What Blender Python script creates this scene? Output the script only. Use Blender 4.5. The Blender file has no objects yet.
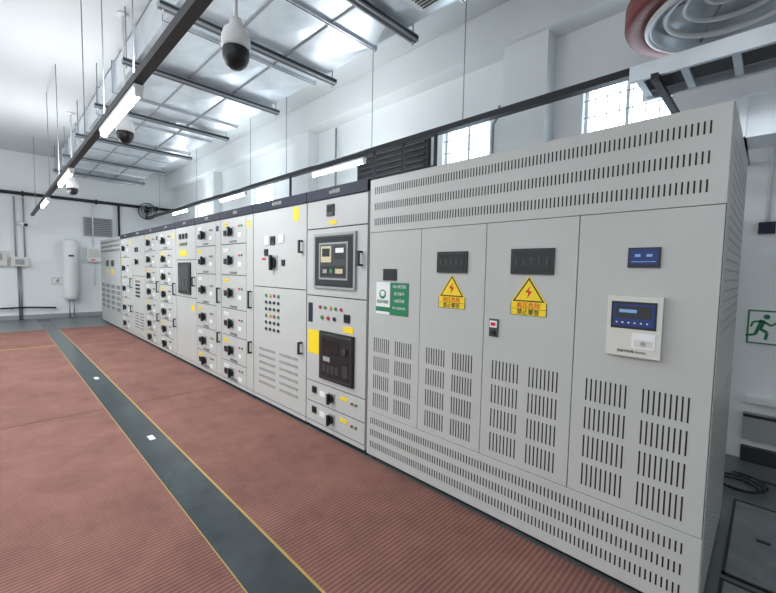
import bpy, math, random
from mathutils import Matrix, Vector
random.seed(4)
sc=bpy.context.scene
try:
    sc.view_settings.view_transform='Standard'
    sc.view_settings.look='None'
except Exception: pass

# ---------------------------------------------------------------- materials
def lin(c): 
    return tuple(((v/255)/12.92 if v/255<=0.04045 else ((v/255+0.055)/1.055)**2.4) for v in c)+(1,)
def mat(name,c,rough=.5,metal=0,emit=0,noise=0,nscale=8,bump=0,bscale=60):
    m=bpy.data.materials.new(name); m.use_nodes=True
    nt=m.node_tree; b=nt.nodes['Principled BSDF']
    col=lin(c); b.inputs['Base Color'].default_value=col
    b.inputs['Roughness'].default_value=rough; b.inputs['Metallic'].default_value=metal
    if emit:
        b.inputs['Emission Color'].default_value=col; b.inputs['Emission Strength'].default_value=emit
    if noise or bump:
        tc=nt.nodes.new('ShaderNodeTexCoord')
    if noise:
        n=nt.nodes.new('ShaderNodeTexNoise'); n.inputs['Scale'].default_value=nscale; n.inputs['Detail'].default_value=5
        r=nt.nodes.new('ShaderNodeValToRGB')
        r.color_ramp.elements[0].position=.3; r.color_ramp.elements[1].position=.7
        r.color_ramp.elements[0].color=tuple(v*(1-noise) for v in col[:3])+(1,)
        r.color_ramp.elements[1].color=tuple(min(1,v*(1+noise)) for v in col[:3])+(1,)
        nt.links.new(tc.outputs['Object'],n.inputs['Vector']); nt.links.new(n.outputs['Fac'],r.inputs['Fac'])
        nt.links.new(r.outputs['Color'],b.inputs['Base Color'])
    if bump:
        n2=nt.nodes.new('ShaderNodeTexNoise'); n2.inputs['Scale'].default_value=bscale
        bp=nt.nodes.new('ShaderNodeBump'); bp.inputs['Strength'].default_value=bump; bp.inputs['Distance'].default_value=.01
        nt.links.new(tc.outputs['Object'],n2.inputs['Vector']); nt.links.new(n2.outputs['Fac'],bp.inputs['Height'])
        nt.links.new(bp.outputs['Normal'],b.inputs['Normal'])
    return m
GREY=mat('cabinet_paint',(183,185,182),.38,0,0,.02,3)
GREY2=mat('cabinet_paint_shade',(173,177,176),.45)
SEAM=mat('seam',(70,72,72),.7)
SLOT=mat('slot_dark',(34,35,36),.8)
BLACK=mat('black_plastic',(22,23,25),.4)
DGREY=mat('dark_grey_plastic',(52,56,58),.4)
BLKST=mat('black_steel',(32,34,38),.5)
GLASS=mat('dark_glass',(28,32,34),.05)
BLUE=mat('header_blue',(16,24,50),.6)
WHITE=mat('white_plastic',(228,230,230),.35)
OFFW=mat('controller_white',(206,206,198),.4)
LCD=mat('lcd_blue',(18,44,104),.25,0,.15)
CYAN=mat('lcd_text',(120,165,215),.4,0,.1)
YEL=mat('yellow_label',(240,208,30),.5)
YLINE=mat('yellow_edge',(176,148,80),.7)
RED=mat('red_lamp',(190,25,20),.3,0,.15)
GRN=mat('green_lamp',(20,140,60),.3,0,.15)
YLW=mat('amber_lamp',(225,165,20),.3,0,.15)
BEIGE=mat('beige_reflection',(196,186,150),.5)  # stands in for reflections on the breaker window glass
SGREEN=mat('sign_green',(18,120,80),.5)
GALV=mat('galvanised_steel',(214,220,226),.30,.70,0,.12,4,.12,3)
STRUT=mat('zinc_strut',(150,156,160),.4,.6)
WALL=mat('wall_paint',(234,238,239),.85,0,0,.02,1.2,.15,90)
CEIL=mat('ceiling_paint',(214,219,221),.9,0,0,.03,.7)
FLOOR=mat('floor_paint',(100,106,107),.35,0,0,.12,2.2,.1,30)
PLATE=mat('steel_cover_plate',(122,126,128),.45,.2,0,.15,9)
STRIP=mat('strip_paint',(52,61,64),.2,0,0,.35,3.5)
BROWN=mat('red_duct_paint',(138,66,66),.5)
TUBE=mat('tube_glow',(240,248,255),.3,0,30)
WINL=mat('window_daylight',(226,240,252),.3,0,4)
PIPE=mat('grey_pipe',(150,154,156),.5)

def carpet():
    m=bpy.data.materials.new('ribbed_red_mat'); m.use_nodes=True; nt=m.node_tree; b=nt.nodes['Principled BSDF']
    b.inputs['Roughness'].default_value=.85; b.inputs['Specular IOR Level'].default_value=.25
    tc=nt.nodes.new('ShaderNodeTexCoord')
    w=nt.nodes.new('ShaderNodeTexWave'); w.bands_direction='X'; w.inputs['Scale'].default_value=12; w.inputs['Distortion'].default_value=0
    nt.links.new(tc.outputs['Object'],w.inputs['Vector'])
    n=nt.nodes.new('ShaderNodeTexNoise'); n.inputs['Scale'].default_value=2.0; n.inputs['Detail'].default_value=12; n.inputs['Roughness'].default_value=.72
    nt.links.new(tc.outputs['Object'],n.inputs['Vector'])
    r=nt.nodes.new('ShaderNodeValToRGB'); r.color_ramp.elements[0].position=.3; r.color_ramp.elements[1].position=.72
    r.color_ramp.elements[0].color=lin((124,86,78)); r.color_ramp.elements[1].color=lin((160,114,103))
    nt.links.new(n.outputs['Fac'],r.inputs['Fac'])
    mx=nt.nodes.new('ShaderNodeMixRGB'); mx.blend_type='MULTIPLY'
    mx.inputs['Fac'].default_value=.42
    nt.links.new(r.outputs['Color'],mx.inputs['Color1']); nt.links.new(w.outputs['Color'],mx.inputs['Color2'])
    nt.links.new(mx.outputs['Color'],b.inputs['Base Color'])
    bp=nt.nodes.new('ShaderNodeBump'); bp.inputs['Strength'].default_value=.4; bp.inputs['Distance'].default_value=.004
    nt.links.new(w.outputs['Fac'],bp.inputs['Height']); nt.links.new(bp.outputs['Normal'],b.inputs['Normal'])
    return m
CARPET=carpet()

# ---------------------------------------------------------------- builder
class B:
    def __init__(s): s.v=[];s.f=[];s.m=[];s.mats=[];s.sm=[]
    def mi(s,m):
        if m not in s.mats: s.mats.append(m)
        return s.mats.index(m)
    def box(s,x0,x1,y0,y1,z0,z1,m):
        if x0>x1:x0,x1=x1,x0
        if y0>y1:y0,y1=y1,y0
        if z0>z1:z0,z1=z1,z0
        k=len(s.v)
        s.v+=[(x0,y0,z0),(x1,y0,z0),(x1,y1,z0),(x0,y1,z0),(x0,y0,z1),(x1,y0,z1),(x1,y1,z1),(x0,y1,z1)]
        for q in ((0,3,2,1),(4,5,6,7),(0,1,5,4),(1,2,6,5),(2,3,7,6),(3,0,4,7)):
            s.f.append([k+i for i in q]); s.m.append(s.mi(m)); s.sm.append(False)
    def poly(s,pts,m):
        k=len(s.v); s.v+=[tuple(p) for p in pts]; s.f.append(list(range(k,k+len(pts)))); s.m.append(s.mi(m)); s.sm.append(False)
    def cyl(s,p0,p1,r,m,n=16,r1=None,caps=True):
        p0=Vector(p0);p1=Vector(p1);r1=r if r1 is None else r1
        d=(p1-p0).normalized(); a=d.orthogonal().normalized(); c=d.cross(a)
        k=len(s.v)
        for i in range(n):
            t=2*math.pi*i/n; o=a*math.cos(t)+c*math.sin(t)
            s.v.append(tuple(p0+o*r)); s.v.append(tuple(p1+o*r1))
        for i in range(n):
            j=(i+1)%n
            s.f.append([k+2*i,k+2*j,k+2*j+1,k+2*i+1]); s.m.append(s.mi(m)); s.sm.append(True)
        if caps:
            s.f.append([k+2*i for i in range(n)][::-1]); s.m.append(s.mi(m)); s.sm.append(False)
            s.f.append([k+2*i+1 for i in range(n)]); s.m.append(s.mi(m)); s.sm.append(False)
    def lathe(s,c,prof,m,n=28,axis='z'):
        k=len(s.v); c=Vector(c)
        for r,h in prof:
            for i in range(n):
                t=2*math.pi*i/n
                if axis=='z': p=c+Vector((r*math.cos(t),r*math.sin(t),h))
                elif axis=='x': p=c+Vector((h,r*math.cos(t),r*math.sin(t)))
                else: p=c+Vector((r*math.cos(t),h,r*math.sin(t)))
                s.v.append(tuple(p))
        for a in range(len(prof)-1):
            for i in range(n):
                j=(i+1)%n
                s.f.append([k+a*n+i,k+a*n+j,k+(a+1)*n+j,k+(a+1)*n+i]); s.m.append(s.mi(m)); s.sm.append(True)
    def tube(s,pts,r,m,n=8):
        for a,b in zip(pts[:-1],pts[1:]): s.cyl(a,b,r,m,n)
    def torus(s,c,R,r,m,axis='z',n=40,k2=10):
        prof=[(R+r*math.cos(2*math.pi*i/k2),r*math.sin(2*math.pi*i/k2)) for i in range(k2+1)]
        s.lathe(c,prof,m,n,axis)
    def done(s,name,parent=None,bevel=0):
        me=bpy.data.meshes.new(name); me.from_pydata(s.v,[],s.f)
        for m in s.mats: me.materials.append(m)
        for p,i,q in zip(me.polygons,s.m,s.sm): p.material_index=i; p.use_smooth=q
        me.update()
        o=bpy.data.objects.new(name,me); sc.collection.objects.link(o)
        if parent: o.parent=parent
        if bevel:
            bv=o.modifiers.new('bevel','BEVEL'); bv.width=bevel; bv.segments=2; bv.limit_method='ANGLE'
        return o
def empty(name):
    o=bpy.data.objects.new(name,None); sc.collection.objects.link(o); o.empty_display_size=.1; return o
def text(body,x,y,z,size,m,parent,name='lettering',rot=(math.pi/2,0,0),align='CENTER'):
    c=bpy.data.curves.new(name,'FONT'); c.body=body; c.size=size; c.align_x=align; c.align_y='CENTER'
    c.materials.append(m); c.extrude=.0004
    o=bpy.data.objects.new(name,c); o.location=(x,y,z); o.rotation_euler=rot; sc.collection.objects.link(o); o.parent=parent
    return o

# ---------------------------------------------------------------- dimensions
F=2.07       # front plane of switchgear row
BK=4.35      # back wall
XL=-14.5     # far wall
XR=4.0
CZ=4.5
H=2.2
# ---------------------------------------------------------------- room
b=B(); b.box(XL-.2,XR+.2,-5,BK+.2,-.12,0,FLOOR); b.done('floor')
b=B(); b.box(XL-.2,XR+.2,-5,BK+.2,CZ,CZ+.15,CEIL); b.done('ceiling')
b=B(); b.box(XL-.2,XL,-5,BK+.2,0,CZ,WALL); b.done('wall_left')
b=B(); b.box(XR,XR+.2,-5,BK+.2,0,CZ,WALL); b.done('wall_right')
wins=[(-3.3,-2.58,2.45,3.45),(-1.5,-.72,2.45,3.48),(-8.9,-7.9,2.5,3.45),(-12.6,-11.6,2.5,3.45),(.6,1.4,2.45,3.48)]
def wallback():
    b=B(); cur=XL
    for w in sorted(wins):
        b.box(cur,w[0],BK,BK+.2,0,CZ,WALL)
        b.box(w[0],w[1],BK,BK+.2,0,w[2],WALL); b.box(w[0],w[1],BK,BK+.2,w[3],CZ,WALL); cur=w[1]
    b.box(cur,XR,BK,BK+.2,0,CZ,WALL)
    b.done('wall_back')
wallback()
for i,w in enumerate(wins):
    b=B(); x0,x1,z0,z1=w
    b.box(x0,x1,BK+.15,BK+.17,z0,z1,WINL)
    for a,c in ((x0,x0+.03),(x1-.03,x1)): b.box(a,c,BK+.08,BK+.15,z0,z1,WHITE)
    for a,c in ((z0,z0+.03),(z1-.03,z1)): b.box(x0,x1,BK+.08,BK+.15,a,c,WHITE)
    mid=(x0+x1)/2; b.box(mid-.015,mid+.015,BK+.09,BK+.14,z0,z1,WHITE)
    n=7
    for k in range(1,n): 
        x=x0+(x1-x0)*k/n; b.box(x-.004,x+.004,BK+.03,BK+.038,z0,z1,PIPE)
    for k in range(1,6):
        z=z0+(z1-z0)*k/6; b.box(x0,x1,BK+.04,BK+.048,z-.004,z+.004,PIPE)
    b.done('window_%d'%(i+1))
for k,x in enumerate((-2.3,-6.7,-11.1,2.1)):
    b=B(); b.box(x,x+.5,BK-.22,BK,0,CZ-.45,WALL); b.done('trim_column_%d'%(k+1))
b=B(); b.box(XL,XR,BK-.28,BK,CZ-.45,CZ,WALL); b.done('trim_ceiling_beam')
b=B(); b.box(XL,XL+.02,-5,BK,0,.12,PIPE); b.done('baseboard_left')

# ---------------------------------------------------------------- mats and floor strip
def carp(x0,x1,y0,y1):
    b=B(); b.box(x0,x1,y0,y1,0,.006,CARPET); b.done('rubber_floor_mat')
for y0,y1 in ((-1.6,.77),(1.035,F-.01)):
    carp(-11.9,-9.44,y0,y1); carp(-9.4,-4.9,y0,y1); carp(-4.888,1.2,y0,y1)
b=B(); b.box(-14.3,1.2,.776,1.022,0,.004,STRIP); b.done('cable_trench_cover')
b=B()
b.box(-11.9,1.2,.770,.776,0,.0065,YLINE); b.box(-11.9,1.2,1.022,1.035,0,.0065,YLINE)
b.box(-9.44,-9.4,-1.6,.77,0,.0065,YLINE); b.done('yellow_floor_marking')
for (x,y,w) in ((-6.4,.89,.13),(-3.85,.90,.11)):
    b=B(); b.box(x,x+w,y,y+.045,.004,.006,WHITE); b.done('floor_label')

# ---------------------------------------------------------------- transformer enclosure
def slots(b,x0,x1,zc,h,pitch,y,w=.0065):
    n=int((x1-x0)/pitch)
    for i in range(n+1):
        x=x0+i*(x1-x0)/n
        b.box(x-w/2,x+w/2,y-.0012,y,zc-h/2,zc+h/2,SLOT)
def big():
    R=empty('transformer_enclosure'); X0,X1=-2.24,-.14; Y1=3.17
    b=B(); b.box(X0,X1,F,Y1,.04,H,GREY); b.box(X0+.03,X1-.03,F+.03,Y1-.03,0,.04,BLACK)
    b.done('body',R,.004)
    b=B()
    b.box(X0+.004,X1-.004,F-.003,F,.37,1.82,SEAM)
    ZS=1.795; ZQ=.40
    b.box(X0+.004,X1-.004,F-.014,F,ZS+.003,H-.004,GREY)
    b.box(X0+.004,X1-.004,F-.014,F,.045,ZQ-.003,GREY)
    ds=[-2.236,-1.715,-1.215,-.695,-.144]
    for a,c in zip(ds[:-1],ds[1:]): b.box(a+.002,c-.002,F-.014,F,ZQ,ZS,GREY)
    b.done('door_panels',R,.002)
    b=B(); y=F-.014
    for z in (2.11,1.99,1.875): slots(b,X0+.06,X1-.07,z,.052,.0205,y)
    for z in (.325,.23,.135): slots(b,X0+.05,X1-.07,z,.05,.0205,y)
    for a,c in zip(ds[:-1],ds[1:]):
        w=c-a
        for g0,g1 in ((a+.07,a+w/2-.035),(a+w/2+.035,c-.075)):
            for r in range(4):
                slots(b,g0,g1,.50+r*.145,.11,.0195,y)
    xs=X1
    for zi in range(44):
        z=.14+zi*.045
        if .95<z<1.25 : continue
        for yi in range(20):
            yy=F+.10+yi*.048
            b.cyl((xs,yy,z),(xs+.001,yy,z),.0055,PIPE,6)
    b.done('vent_slots',R)
    b=B()
    def win(x0,x1,z0,z1):
        b.box(x0,x1,y-.012,y,z0,z1,BLACK); b.box(x0+.02,x1-.02,y-.014,y-.012,z0+.018,z1-.018,GLASS)
        n=5
        for i in range(n):
            x=x0+.035+i*(x1-x0-.07)/(n-1); b.box(x-.006,x+.006,y-.0155,y-.014,z0+.05,z1-.05,DGREY)
    win(-1.57,-1.34,1.50,1.635); win(-1.05,-.81,1.50,1.64)
    b.box(-2.075,-1.94,y-.008,y,1.435,1.52,BLACK); b.box(-2.06,-1.955,y-.009,y-.008,1.45,1.505,GLASS)
    b.box(-2.15,-2.005,y-.003,y,1.18,1.42,WHITE); b.box(-2.0,-1.82,y-.003,y,1.18,1.42,SGREEN)
    b.box(-2.15,-2.005,y-.004,y,1.20,1.235,SGREEN)
    b.cyl((-2.08,y-.004,1.33),(-2.08,y,1.33),.035,SGREEN,20)
    b.cyl((-2.08,y-.005,1.335),(-2.08,y,1.335),.022,WHITE,20)
    for x0,x1 in ((-1.555,-1.35),(-1.045,-.84)):
        c=(x0+x1)/2
        b.box(x0,x1,y-.002,y,1.272,1.345,YEL)
        b.poly([(x0+.002,y-.0025,1.345),(x1-.002,y-.0025,1.345),(c,y-.0025,1.493)],YEL)
        b.poly([(x0+.012,y-.0027,1.349),(x1-.012,y-.0027,1.349),(c,y-.0027,1.483)],BLACK)
        b.poly([(x0+.026,y-.003,1.356),(x1-.026,y-.003,1.356),(c,y-.003,1.468)],YEL)
        b.poly([(c+.012,y-.0035,1.44),(c-.02,y-.0035,1.40),(c-.002,y-.0035,1.40)],RED)
        b.poly([(c+.0,y-.0035,1.408),(c+.02,y-.0035,1.408),(c-.008,y-.0035,1.365)],RED)
        b.box(x0,x1,y-.0028,y,1.308,1.310,BLACK); b.box(x0,x1,y-.0028,y,1.272,1.274,BLACK)
        b.box(x0,x0+.003,y-.0028,y,1.272,1.345,BLACK); b.box(x1-.003,x1,y-.0028,y,1.272,1.345,BLACK)
    b.box(-1.175,-1.115,y-.006,y,1.13,1.235,SEAM); b.box(-1.168,-1.122,y-.012,y,1.185,1.225,WHITE)
    b.box(-1.16,-1.13,y-.014,y,1.195,1.215,RED); b.cyl((-1.145,y-.02,1.155),(-1.145,y,1.155),.015,BLACK)
    b.box(-.475,-.35,y-.01,y,1.54,1.63,BLACK); b.box(-.468,-.357,y-.012,y,1.553,1.622,LCD)
    for i in range(2): b.box(-.447+i*.045,-.425+i*.045,y-.013,y-.012,1.588,1.600,CYAN)
    b.box(-.46,-.365,y-.013,y-.012,1.565,1.568,CYAN)
    b.box(-.54,-.325,y-.035,y,1.135,1.41,OFFW); b.box(-.523,-.345,y-.038,y-.035,1.262,1.385,BLACK)
    b.box(-.515,-.352,y-.040,y-.038,1.272,1.375,LCD); b.box(-.505,-.363,y-.0405,y-.040,1.31,1.366,GLASS)
    b.box(-.49,-.42,y-.041,y-.040,1.335,1.350,CYAN)
    for i in range(6): b.box(-.502+i*.024,-.495+i*.024,y-.041,y-.040,1.287,1.293,WHITE)
    b.box(-.435,-.345,y-.038,y-.035,1.175,1.245,WHITE); b.box(-.425,-.355,y-.040,y-.038,1.185,1.215,OFFW)
    b.cyl((-.39,y-.043,1.2),(-.39,y-.038,1.2),.010,PIPE,14)
    b.done('instruments',R,.0015)
    yy=y-.0045
    for i,t in enumerate(('10kV变压器','运行编号','1#变压器','S=1250kVA')): text(t,-1.91,yy,1.39-i*.052,.026,WHITE,R)
    text('国家电网',-2.08,yy,1.272,.03,SGREEN,R)
    for c in (-1.4525,-.9425):
        text('高压危险',c,y-.004,1.327,.034,RED,R); text('禁止攀登',c,y-.004,1.290,.032,BLACK,R)
    text('温度控制箱 BWDK',-.435,y-.0365,1.158,.014,BLACK,R)
big()

# ---------------------------------------------------------------- switchgear row
y=F-.012
def knob(b,x,z,r=.035):
    b.box(x-r*1.25,x+r*1.25,y-.006,y,z-r*1.25,z+r*1.25,PIPE)
    b.cyl((x,y-.03,z),(x,y,z),r,BLACK,18); b.box(x-r*.3,x+r*.3,y-.055,y-.03,z-r*1.3,z+r*1.3,BLACK)
def lamp(b,x,z,m,r=.013):
    b.cyl((x,y-.014,z),(x,y,z),r,m,12); b.cyl((x,y-.006,z),(x,y,z),r*1.35,STRUT,12)
def handle(b,x,z,h=.14):
    b.box(x-.012,x+.012,y-.045,y-.03,z-h/2,z+h/2,BLACK)
    for s in (-1,1):
        zz=z+s*(h/2-.008); b.box(x-.012,x+.012,y-.03,y,zz-.008,zz+.008,BLACK)
def meter(b,x,z,s=.045):
    b.box(x-s,x+s,y-.012,y,z-s,z+s,BLACK); b.box(x-s*.75,x+s*.75,y-.014,y-.012,z-s*.3,z+s*.75,GLASS)
def door(b,x0,x1,z0,z1): b.box(x0+.005,x1-.005,y,F,z0+.005,z1-.005,GREY)
def base(X0,X1,label,name='switchgear_cabinet'):
    R=empty(name); b=B()
    b.box(X0+.002,X1-.002,F,F+.98,.05,H,GREY2); b.box(X0+.02,X1-.02,F+.02,F+.95,0,.05,BLACK)
    b.done('body',R)
    b=B(); b.box(X0+.01,X1-.01,F-.003,F,.06,2.1,SEAM)
    b.box(X0+.002,X1-.002,F-.022,F+.03,2.125,H+.015,BLUE)
    text(label,(X0+X1)/2,F-.024,2.17,.038,OFFW,R)
    b.box(X0+.004,X1-.004,y,F,.05,.085,GREY)
    return R,b
ZB,ZT=.09,2.12
# A : incoming breaker cabinet
R,b=base(-3.10,-2.26,'1#进线柜'); a=-3.10; w=.84
door(b,a,a+w,1.87,ZT); door(b,a,a+w,1.27,1.87); door(b,a,a+w,.47,1.27); door(b,a,a+w,.275,.47); door(b,a,a+w,ZB,.275)
meter(b,a+.36,2.02,.05); b.box(a+.34,a+.44,y-.002,y,1.895,1.935,YEL)
b.box(a+.13,a+.71,y-.018,y,1.34,1.82,PIPE); b.box(a+.155,a+.685,y-.02,y,1.362,1.798,BLACK); b.box(a+.17,a+.67,y-.021,y,1.377,1.783,GLASS)
# breaker seen in the viewing window, with beige glass reflections painted in
b.box(a+.22,a+.62,y-.0225,y-.02,1.42,1.74,PIPE); b.box(a+.235,a+.605,y-.0232,y-.02,1.435,1.725,DGREY); b.box(a+.25,a+.40,y-.024,y-.02,1.57,1.71,BEIGE)
b.box(a+.27,a+.38,y-.0245,y-.02,1.62,1.69,GLASS)
b.box(a+.44,a+.59,y-.024,y-.02,1.60,1.71,BLACK); b.box(a+.46,a+.57,y-.025,y-.02,1.65,1.69,WHITE)
b.box(a+.25,a+.59,y-.024,y-.02,1.45,1.54,BLACK); b.box(a+.46,a+.56,y-.025,y-.02,1.475,1.515,BEIGE); b.box(a+.28,a+.34,y-.025,y-.02,1.475,1.51,PIPE)
b.cyl((a+.40,y-.026,1.495),(a+.40,y-.02,1.495),.02,GRN,14)
handle(b,a+.77,1.6,.12)
b.box(a+.03,a+.10,y-.002,y,1.02,1.20,BLUE)
for i,m in enumerate((RED,GRN,YLW,GRN,RED)): lamp(b,a+.22+i*.075,1.17,m,.013)
for i,m in enumerate((GRN,RED,BLACK)): lamp(b,a+.25+i*.09,1.08,m,.016)
b.box(a+.55,a+.68,y-.003,y,.98,1.03,YEL); meter(b,a+.60,1.10,.035)
b.box(a+.03,a+.20,y-.002,y,.73,.95,YEL)
b.box(a+.23,a+.70,y-.02,y,.53,.96,BLACK)
b.box(a+.245,a+.685,y-.024,y,.545,.945,DGREY); b.box(a+.26,a+.67,y-.025,y,.56,.93,BLACK)
b.box(a+.29,a+.52,y-.027,y,.77,.90,GLASS); b.box(a+.30,a+.40,y-.028,y,.70,.74,PIPE)
for i in range(4): b.box(a+.29+i*.06,a+.335+i*.06,y-.027,y,.60,.67,DGREY)
b.cyl((a+.6,y-.04,.82),(a+.6,y,.82),.03,DGREY); b.box(a+.57,a+.64,y-.027,y,.60,.70,DGREY)
for z in (.375,.185):
    knob(b,a+.40,z,.036); meter(b,a+.14,z+.02,.03); b.box(a+.52,a+.62,y-.003,y,z+.02,z+.05,YEL); lamp(b,a+.68,z+.02,RED,.011); lamp(b,a+.73,z+.02,GRN,.011); b.box(a+.22,a+.30,y-.004,y,z-.02,z+.03,WHITE)
b.done('front_panel',R,.0015)
# B : capacitor cabinet
R,b=base(-4.17,-3.105,'电容补偿柜'); a=-4.17; w=1.065
door(b,a,a+w,1.31,ZT); door(b,a,a+w,ZB,1.31)
b.box(a+.84,a+.93,y-.002,y,1.97,2.10,YEL)
b.box(a+.27,a+.36,y-.01,y,1.76,1.85,WHITE); meter(b,a+.44,1.80,.045); b.box(a+.57,a+.66,y-.01,y,1.77,1.85,WHITE)
meter(b,a+.30,1.68,.035); knob(b,a+.46,1.57,.06); b.box(a+.20,a+.29,y-.003,y,1.60,1.62,RED)
b.box(a+.62,a+.68,y-.01,y,1.54,1.6,BLACK); handle(b,a+.99,1.72,.12); handle(b,a+.99,.75,.12)
for i in range(4):
    for j in range(6): lamp(b,a+.30+i*.085,1.22-j*.072,(GRN,RED,YLW)[(i*2+j)%3] if j in(0,3) else BLACK,.015)
for r in range(6):
    for g in (a+.14,a+.58): slots(b,g,g+.34,.62-r*.075,.03,.02,y,.006)
b.done('front_panel',R,.0015)
# drawer cabinets
def drawers(X0,X1,lab,zs,kind=0):
    R,b=base(X0,X1,lab); w=X1-X0
    door(b,X1-.2*w,X1,ZB,ZT)
    for k,(z0,z1) in enumerate(zip(zs[:-1],zs[1:])):
        door(b,X0,X1-.2*w,z0,z1); zc=(z0+z1)/2
        knob(b,X0+.36*w,zc-.01,.046); b.box(X0+.08*w,X0+.25*w,y-.002,y,z1-.09,z1-.05,YEL if (k+kind)%2 else WHITE)
        b.box(X0+.08*w,X0+.25*w,y-.003,y,z1-.072,z1-.068,BLACK)
        meter(b,X0+.15*w,zc-.02,.035); lamp(b,X0+.60*w,zc+.05,RED,.011); lamp(b,X0+.68*w,zc+.05,GRN,.011); b.box(X0+.56*w,X0+.66*w,y-.004,y,zc-.08,zc-.03,WHITE)
        b.box(X0+.30*w,X0+.52*w,y-.012,y,z0+.022,z0+.034,STRUT); b.box(X0+.30*w,X0+.52*w,y-.002,y,z0+.034,z0+.042,BLACK)
    handle(b,X1-.05,1.15,.2); handle(b,X1-.05,.6,.14) 
    b.box(X1-.17*w,X1-.07*w,y-.002,y,1.98,2.05,YEL if kind%2==0 else BLUE)
    b.done('front_panel',R,.0015)
drawers(-5.06,-4.175,'出线柜',[ZB,.33,.66,1.0,1.42,1.8,ZT],0)
drawers(-5.94,-5.065,'出线柜',[ZB,.33,.66,1.0,1.42,1.8,ZT],1)
# E with relay unit
R,b=base(-6.83,-5.945,'联络柜'); a=-6.83; w=.885
door(b,a,a+w,1.62,ZT); door(b,a,a+w,1.05,1.62); door(b,a,a+w,ZB,1.05)
for i in range(4): lamp(b,a+.2+i*.1,1.86,(YLW,GRN,RED,GRN)[i],.022)
for i in range(3): meter(b,a+.22+i*.14,1.98,.04)
b.box(a+.15,a+.68,y-.02,y,1.10,1.58,BLACK); b.box(a+.2,a+.63,y-.024,y,1.15,1.53,DGREY)
for i in range(3): b.box(a+.24+i*.13,a+.32+i*.13,y-.027,y,1.2,1.34,GLASS)
b.box(a+.2,a+.5,y-.002,y,1.68,1.77,YEL); handle(b,a+.82,1.3); b.box(a+.68,a+.8,y-.002,y,.86,.95,YEL)
b.done('front_panel',R,.0015)
drawers(-7.74,-6.835,'出线柜',[ZB,.3,.6,.9,1.2,1.5,1.8,ZT],0)
drawers(-8.65,-7.745,'出线柜',[ZB,.3,.6,.9,1.2,1.5,1.8,ZT],1)
R,b=base(-9.66,-8.655,'电容补偿柜'); a=-9.66; w=1.0
door(b,a,a+w,1.31,ZT); door(b,a,a+w,ZB,1.31); knob(b,a+.46,1.6,.045); meter(b,a+.3,1.85); meter(b,a+.45,1.85)
for i in range(4):
    for j in range(5): lamp(b,a+.30+i*.085,1.2-j*.075,(RED,GRN,YLW)[(i+j)%3] if j<1 else BLACK,.02)
for r in range(6):
    for g in (a+.16,a+.55): b.box(g,g+.3,y-.0015,y,.55-r*.06-.008,.55-r*.06+.008,SEAM)
b.done('front_panel',R,.0015)
drawers(-10.68,-9.665,'进线柜',[ZB,.4,.8,1.25,1.7,ZT],0)
# far transformer enclosure
R=empty('transformer_enclosure'); b=B(); b.box(-13.1,-10.72,F,3.17,.04,H,GREY2); b.box(-13.05,-10.75,F+.03,3.1,0,.04,BLACK); b.done('body',R)
b=B()
b.box(-13.09,-10.73,F-.003,F,.37,1.82,SEAM); b.box(-13.09,-10.73,y,F,1.828,2.19,GREY2); b.box(-13.09,-10.73,y,F,.045,.365,GREY2)
for i in range(4):
    x0=-13.09+i*.59; b.box(x0+.004,x0+.586,y,F,.372,1.82,GREY2)
    for r in range(5): slots(b,x0+.1,x0+.49,.46+r*.135,.095,.04,y,.013)
    if i in(1,2): b.box(x0+.15,x0+.45,y-.01,y,1.5,1.65,BLACK); b.box(x0+.2,x0+.4,y-.004,y,1.30,1.42,YEL)
for z in (2.11,2.0,1.89): slots(b,-13.0,-10.8,z,.058,.04,y,.013)
b.done('door_panels',R)

# ---------------------------------------------------------------- overhead galvanised duct
b=B(); DZ=3.95
x=-13.6
b.box(-13.9,.2,1.27,3.0,DZ,DZ+.38,GALV)
while x<.2:
    b.box(x-.02,x+.02,1.24,3.03,DZ-.03,DZ+.41,GALV); b.box(x-.004,x+.004,1.235,3.035,DZ-.034,DZ+.41,SEAM)
    x2=min(x+1.15,.2)
    for (ya,yb) in ((1.30,1.83),(1.87,2.40),(2.44,2.97)):
        if x2-x>.3:
            xa,xb=x+.05,x2-.05; cx,cy=(xa+xb)/2,(ya+yb)/2; c=(cx,cy,DZ-.022); z=DZ-.004
            P=[(xa,ya,z),(xb,ya,z),(xb,yb,z),(xa,yb,z)]
            for i in range(4): b.poly([P[(i+1)%4],P[i],c],GALV)
    x+=1.15
for yy in (1.85,2.42): b.box(-13.9,.2,yy-.006,yy+.006,DZ-.02,DZ,STRUT)
b.done('ventilation_duct')
R=empty('duct_hanger_frame'); b=B()
for x in (-13,-11.1,-9.2,-7.3,-5.5,-4.1,-2.75,-1.1):
    b.box(x-.04,x+.04,1.12,3.12,DZ-.095,DZ-.036,STRUT); b.box(x-.02,x+.02,1.12,3.12,DZ-.097,DZ-.095,SEAM)
    b.box(x+.04,x+.043,1.12,3.12,DZ-.075,DZ-.05,BLKST)
    for yy in (1.16,3.08): b.cyl((x,yy,DZ-.14),(x,yy,CZ-.002),.007,STRUT,8)
b.done('struts',R)
b=B(); b.box(-2.45,-1.55,2.3,2.85,DZ-.052,DZ-.0365,WHITE)
for i in range(14): b.box(-2.40,-1.60,2.34+i*.036,2.352+i*.036,DZ-.06,DZ-.052,SEAM)
b.done('air_grille')

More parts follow.
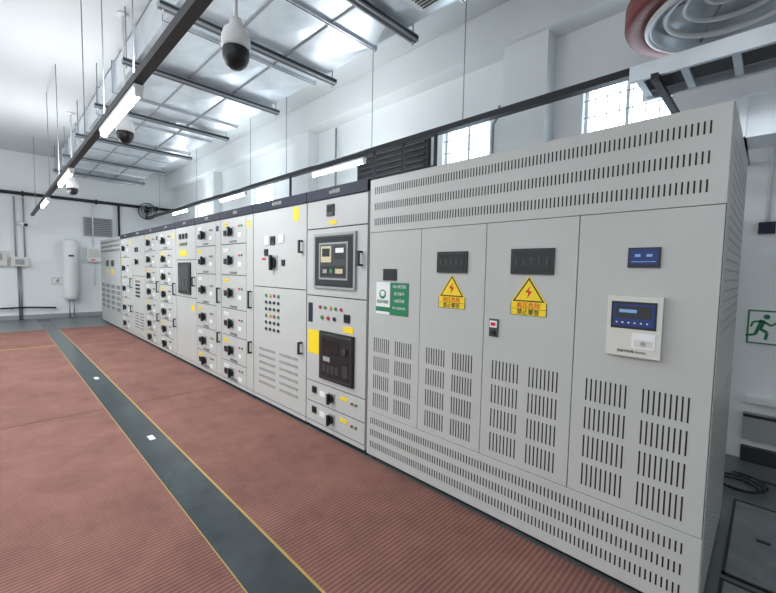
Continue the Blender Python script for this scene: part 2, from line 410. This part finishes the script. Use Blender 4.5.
# ---------------------------------------------------------------- lamp rails + tube lamps
def lampobj(x0,x1,yy,z,power):
    R=empty('tube_lamp'); b=B()
    b.box(x0,x1,yy-.03,yy+.03,z+.024,z+.05,WHITE)
    b.cyl((x0+.02,yy,z),(x1-.02,yy,z),.024,TUBE,12)
    for x in (x0,x1-.03): b.box(x,x+.03,yy-.024,yy+.024,z-.025,z+.024,WHITE)
    b.done('fixture',R)
    for nm,dz,rot in (('glow_down',-.03,0),('glow_up',.13,math.pi)):
        l=bpy.data.lights.new(nm,'AREA'); l.shape='RECTANGLE'; l.size=x1-x0; l.size_y=.08; l.energy=power*(1 if rot==0 else .7); l.color=(.94,.975,1)
        o=bpy.data.objects.new(nm,l); o.location=((x0+x1)/2,yy,z+dz); o.rotation_euler=(rot,0,0); sc.collection.objects.link(o); o.parent=R
b=B(); b.box(-13.8,1.0,.71,.77,2.765,2.82,BLKST)
for x in (-12.5,-9.2,-7.8,-5.4,-4.35,-3.3,-1.2): b.cyl((x,.74,2.82),(x,.74,CZ-.002),.005,STRUT,8)
b.done('lamp_rail')
for x in (-3.80,-7.1,-10.2): lampobj(x-.63,x+.63,.74,2.70,38)
b=B(); b.box(-14.4,2.5,3.46,3.54,3.03,3.08,BLKST); b.box(-14.4,2.5,3.485,3.515,3.085,3.10,BLKST)
for x in (-13,-10,-7.2,-5.9,-3.8,-2.4,.9): b.cyl((x,3.5,3.10),(x,3.5,CZ-.002),.005,STRUT,8)
for x in (-5.77,-3.75,-3.24,-2.75): b.box(x-.015,x+.015,3.485,3.515,0,3.03,BLKST)
b.box(-3.75,-2.75,3.49,3.51,2.68,2.70,BLKST)
b.done('lamp_rail')
for x in (-4.53,-8.0,-11.2): lampobj(x-.6,x+.6,3.5,2.955,32)
for x in (-10.5,-7,-3.5,0): lampobj(x-.6,x+.6,-2.4,3.3,60)  # unseen lamps behind the camera, added as extra light

# ---------------------------------------------------------------- dome cameras
def dome(x,yy,z,s=1):
    R=empty('dome_camera'); b=B()
    b.cyl((x,yy,z+.16*s),(x,yy,CZ-.002),.014,WHITE,12); b.cyl((x,yy,CZ-.03),(x,yy,CZ-.002),.06,WHITE,16)
    b.lathe((x,yy,z),[(h*s,k*s) for h,k in [(.0,.22),(.045,.22),(.055,.16),(.095,.13),(.112,.07),(.115,0),(.10,-.02),(0,-.02)]],WHITE,28)
    b.lathe((x,yy,z),[(h*s,k*s) for h,k in [(.102,-.012),(.106,-.05),(.100,-.09),(.08,-.135),(.045,-.165),(.0,-.175)]],BLACK,28)
    b.done('camera_body',R)
dome(-2.63,1.18,2.97,.82); dome(-5.68,1.17,3.14,.86); dome(-10.0,1.15,3.05,.86)

# ---------------------------------------------------------------- back wall bits
b=B(); b.box(-5.0,-3.5,BK-.06,BK,2.5,3.4,BLKST)
for i in range(10): b.box(-4.95,-3.55,BK-.09,BK-.06,2.55+i*.085,2.57+i*.085,SEAM)
b.done('wall_louvre')
b=B(); b.tube([(-2.5,BK-.06,2.2),(-2.5,BK-.06,3.3),(-2.42,BK-.06,3.4),(-2.32,BK-.25,3.4)],.016,PIPE); b.tube([(-5.6,BK-.05,0),(-5.6,BK-.05,4)],.016,PIPE)
b.done('wall_conduit')

# ---------------------------------------------------------------- upper right round duct, trays
R=empty('round_ventilation_duct'); b=B(); c=(-.30,3.64,3.36)
b.lathe(c,[(.50,.14),(.50,.0),(.63,0),(.64,.02),(.64,.14),(.50,.14)],BROWN,56)
b.lathe(c,[(.50,CZ-3.362),(.50,-.02),(.485,-.03),(.45,-.02),(.44,.10),(.30,.20),(0,.20)],GALV,56)
for k in (.3,.5,.7,.9): b.torus((c[0],c[1],c[2]+k),.50,.012,GALV,'z',48,8)
b.torus((c[0],c[1],c[2]-.02),.49,.02,WHITE,'z',56,10)
b.torus((c[0],c[1],c[2]+.04),.38,.02,WHITE); b.torus((c[0],c[1],c[2]+.09),.27,.018,WHITE); b.torus((c[0],c[1],c[2]+.14),.15,.016,WHITE)
for k in range(4):
    t=math.pi*k/2+.5; b.cyl((c[0]+.1*math.cos(t),c[1]+.1*math.sin(t),c[2]+.16),(c[0]+.45*math.cos(t),c[1]+.45*math.sin(t),c[2]+.02),.007,STRUT,8)
b.done('duct',R)
b=B()
b.box(-.75,2.0,3.0,3.03,2.78,2.88,GALV); b.box(-.75,2.0,3.37,3.40,2.78,2.88,GALV)
for i in range(12): b.box(-.72+i*.24,-.68+i*.24,3.03,3.37,2.79,2.82,GALV)
b.box(-.70,2.0,3.08,3.32,2.82,2.86,BLKST)
for x in (-.6,1.2): b.box(x-.02,x+.02,2.96,BK-.002,2.745,2.78,BLKST)
b.done('cable_tray')
b=B(); b.box(-.2,2.2,3.6,3.95,2.45,2.72,GALV)
for x in (-.2,.6,1.4): b.box(x-.02,x+.02,3.57,BK-.002,2.42,2.45,STRUT); b.box(x-.02,x+.02,3.57,3.98,2.42,2.74,GALV)
b.done('galvanised_duct')

# ---------------------------------------------------------------- far wall items
W=XL
b=B(); b.cyl((W+.08,-4,3.4),(W+.08,BK-.05,3.4),.045,BLKST,12)
for yy in (-1,.6,2.2,3.8): b.box(W,W+.1,yy-.02,yy+.02,3.33,3.47,BLKST)
b.cyl((W+.08,2.75,3.4),(W+.08,2.75,2.2),.03,BLKST,10)
b.done('wall_pipe')
R=empty('wall_fan'); b=B(); c=(W+.25,3.5,3.27)
for r in (.25,.18,.1): b.torus(c,r,.009,BLKST,'x',32,6)
b.torus((c[0]-.1,c[1],c[2]),.25,.009,BLKST,'x',32,6)
for k in range(16):
    t=math.pi*k/8; b.cyl((c[0]+.02,c[1],c[2]),(c[0],c[1]+.25*math.cos(t),c[2]+.25*math.sin(t)),.004,BLKST,6)
for k in range(3):
    t=2*math.pi*k/3+.4; u=Vector((0,math.cos(t),math.sin(t))); v=Vector((0,-math.sin(t),math.cos(t))); p=Vector((c[0]-.05,c[1],c[2]))
    b.poly([p+u*.04-v*.03,p+u*.21-v*.07+Vector((.02,0,0)),p+u*.22+v*.05,p+u*.04+v*.03-Vector((.02,0,0))],PIPE)
b.cyl((W,c[1],c[2]),(c[0],c[1],c[2]),.05,BLKST,14); b.box(W,W+.02,c[1]-.08,c[1]+.08,c[2]-.1,c[2]+.1,WHITE); b.done('fan',R)
b=B(); b.box(W,W+.05,1.89,2.58,2.38,2.93,PIPE)
for i in range(9): b.box(W+.05,W+.06,1.93,2.54,2.43+i*.055,2.445+i*.055,SEAM)
b.done('wall_vent')
b=B(); c=(W+.22,1.54,0)
b.lathe(c,[(0,2.26),(.12,2.25),(.17,2.2),(.18,2.1),(.18,.66),(.17,.56),(.12,.52),(0,.51)],WHITE,28)
for z in (.8,1.9): b.box(W+.001,W+.2,1.48,1.60,z,z+.05,PIPE)
for yy in (1.49,1.59): b.cyl((W+.2,yy,0),(W+.2,yy,.53),.013,STRUT,8)
b.box(W+.39,W+.41,1.48,1.6,1.75,1.8,SEAM)
b.done('water_heater')
b=B(); b.box(W,W+.14,1.93,2.28,1.62,2.04,WHITE); b.box(W+.14,W+.145,1.97,2.24,1.75,1.99,OFFW); b.box(W+.14,W+.15,2.03,2.12,1.66,1.7,RED); b.cyl((W+.05,2.1,2.04),(W+.05,2.1,3.3),.015,WHITE,8); b.cyl((W+.05,2.1,.9),(W+.05,2.1,1.62),.015,WHITE,8); b.done('wall_control_box')
b=B(); e=.002
b.box(W+e,W+.14,-.2,.24,1.45,1.85,OFFW); b.box(W+.14,W+.15,-.12,.16,1.6,1.78,PIPE); b.box(W+e,W+.12,.32,.66,1.45,1.7,OFFW); b.box(W+.12,W+.13,.4,.58,1.5,1.64,PIPE)
for yy in (.08,.42,.6): b.cyl((W+.04,yy,1.7),(W+.04,yy,3.3),.018,PIPE,8)
for yy in (.45,.5): b.cyl((W+.04,yy,0),(W+.04,yy,1.45),.018,STRUT,8)
b.done('electrical_meter_box')
R=empty('bullet_camera'); b=B(); b.cyl((W+.12,.5,2.6),(W+.40,.62,2.55),.05,WHITE,16); b.cyl((W+.38,.61,2.555),(W+.42,.63,2.545),.042,BLACK,16); b.box(W,W+.02,.44,.56,2.55,2.72,WHITE); b.cyl((W,.5,2.66),(W+.2,.53,2.6),.02,WHITE,10); b.done('camera_body',R)
def exits(name,x,yy,z,s,axis,ox=0):
    R=empty(name); b=B()
    def P(u,v,d): return (x+u,yy-d,z+v) if axis=='y' else (x+d,yy+u,z+v)
    def quad(u0,u1,v0,v1,d,m): b.poly([P(u0,v0,d),P(u1,v0,d),P(u1,v1,d),P(u0,v1,d)],m)
    if axis=='y': b.box(x-s,x+s,yy-.02,yy,z-s*.7,z+s*.7,WHITE)
    else: b.box(x,x+.02,yy-s,yy+s,z-s*.7,z+s*.7,WHITE)
    quad(-s*.97,s*.97,-s*.67,s*.67,.0205,SGREEN); quad(-s*.91,s*.91,-s*.61,s*.61,.021,WHITE)
    def limb(a,c,w):
        a=(Vector(a)+Vector((ox,0)))*s;c=(Vector(c)+Vector((ox,0)))*s;d=(c-a).normalized();n=Vector((-d.y,d.x))*w*s
        b.poly([P(*(a+n),.0215),P(*(a-n),.0215),P(*(c-n),.0215),P(*(c+n),.0215)],SGREEN)
    limb((-.02,.28),(-.12,-.08),.09); limb((-.10,-.05),(.12,-.2),.055); limb((.12,-.2),(.08,-.48),.05)
    limb((-.14,-.05),(-.22,-.3),.055); limb((-.22,-.3),(-.5,-.36),.045)
    limb((0,.22),(.22,.08),.04); limb((.22,.08),(.36,.2),.035); limb((-.05,.24),(-.3,.2),.04); limb((-.3,.2),(-.36,.0),.035)
    b.poly([P(s*(ox+.08+.1*math.cos(t)),s*(.42+.1*math.sin(t)),.0215) for t in [2*math.pi*k/16 for k in range(16)]],SGREEN)
    if ox:
        limb((.65,0),(1.15,0),.06); b.poly([P(s*(ox+1.05),s*.2,.0215),P(s*(ox+1.05),-s*.2,.0215),P(s*(ox+1.35),0,.0215)],SGREEN)
    b.done('panel',R)
exits('exit_sign',.078,BK,1.11,.205,'y',-.5); exits('exit_sign',W,1.27,1.05,.14,'x')
b=B(); b.tube([(W+.12,-3,.34),(W+.12,-.5,.32),(W+.12,.6,.34),(W+.12,1.2,.30)],.022,BLKST)
for yy in (-2,-.8,.3,1.15): b.box(W+.002,W+.13,yy-.02,yy+.02,.29,.32,PIPE)
b.done('wall_cable')

# ---------------------------------------------------------------- right side floor / wall items
b=B(); b.box(-.1,3.2,BK-.10,BK,.50,.54,WHITE); b.box(-.1,3.2,BK-.1,BK,.20,.40,PIPE); b.box(-.1,3.2,BK-.11,BK-.09,.385,.405,BLKST); b.box(-.1,3.2,BK-.06,BK,0,.12,BLKST); b.done('wall_trunking')
b=B(); b.box(-.10,.0,BK-.04,BK,1.86,1.95,BLUE); b.cyl((-.05,BK-.02,1.95),(-.05,BK-.02,3.1),.012,WHITE,8); b.done('wall_socket_box')
for (x0,x1,y0,y1) in ((-.095,.85,2.55,3.48),(-.095,.85,1.55,2.5)):
    b=B()
    b.box(x0,x1,y0,y1,0,.006,PLATE)
    for e in ((x0,x1,y0,y0+.014),(x0,x1,y1-.014,y1),(x0,x0+.014,y0,y1),(x1-.014,x1,y0,y1)): b.box(*e,0,.010,BLACK)
    for hx in (x0+.15,x1-.15): b.box(hx-.03,hx+.03,(y0+y1)/2-.01,(y0+y1)/2+.01,.006,.012,BLACK)
    b.done('trench_cover_plate')
b=B(); pts=[]
for i in range(60):
    t=i/59*2*math.pi*2.3; r=.10+.0035*i/4; pts.append((-.08+r*math.cos(t),3.72+r*math.sin(t),.012+.0006*i))
pts+=[(.2,3.9,.012),(.5,4.0,.012),(.9,4.1,.012)]
b.tube(pts,.008,BLACK,8); b.done('coiled_cable')

# ---------------------------------------------------------------- world, camera
w=bpy.data.worlds.new('w'); sc.world=w; w.use_nodes=True
w.node_tree.nodes['Background'].inputs['Color'].default_value=(.94,.97,1,1); w.node_tree.nodes['Background'].inputs['Strength'].default_value=1.0
fpx=388.0
nx=-Vector((-394,32.5,-fpx)).normalized()
ny=Vector((384,17.5,-fpx)); ny=(ny-nx*ny.dot(nx)).normalized()
nz=nx.cross(ny)
M=Matrix((nx,ny,nz))
cam=bpy.data.cameras.new('camera'); co=bpy.data.objects.new('camera',cam); sc.collection.objects.link(co)
cam.sensor_width=36; cam.lens=36*fpx/776; cam.clip_start=.02
co.matrix_world=Matrix.Translation((0,0,1.5))@M.to_4x4()
sc.camera=co
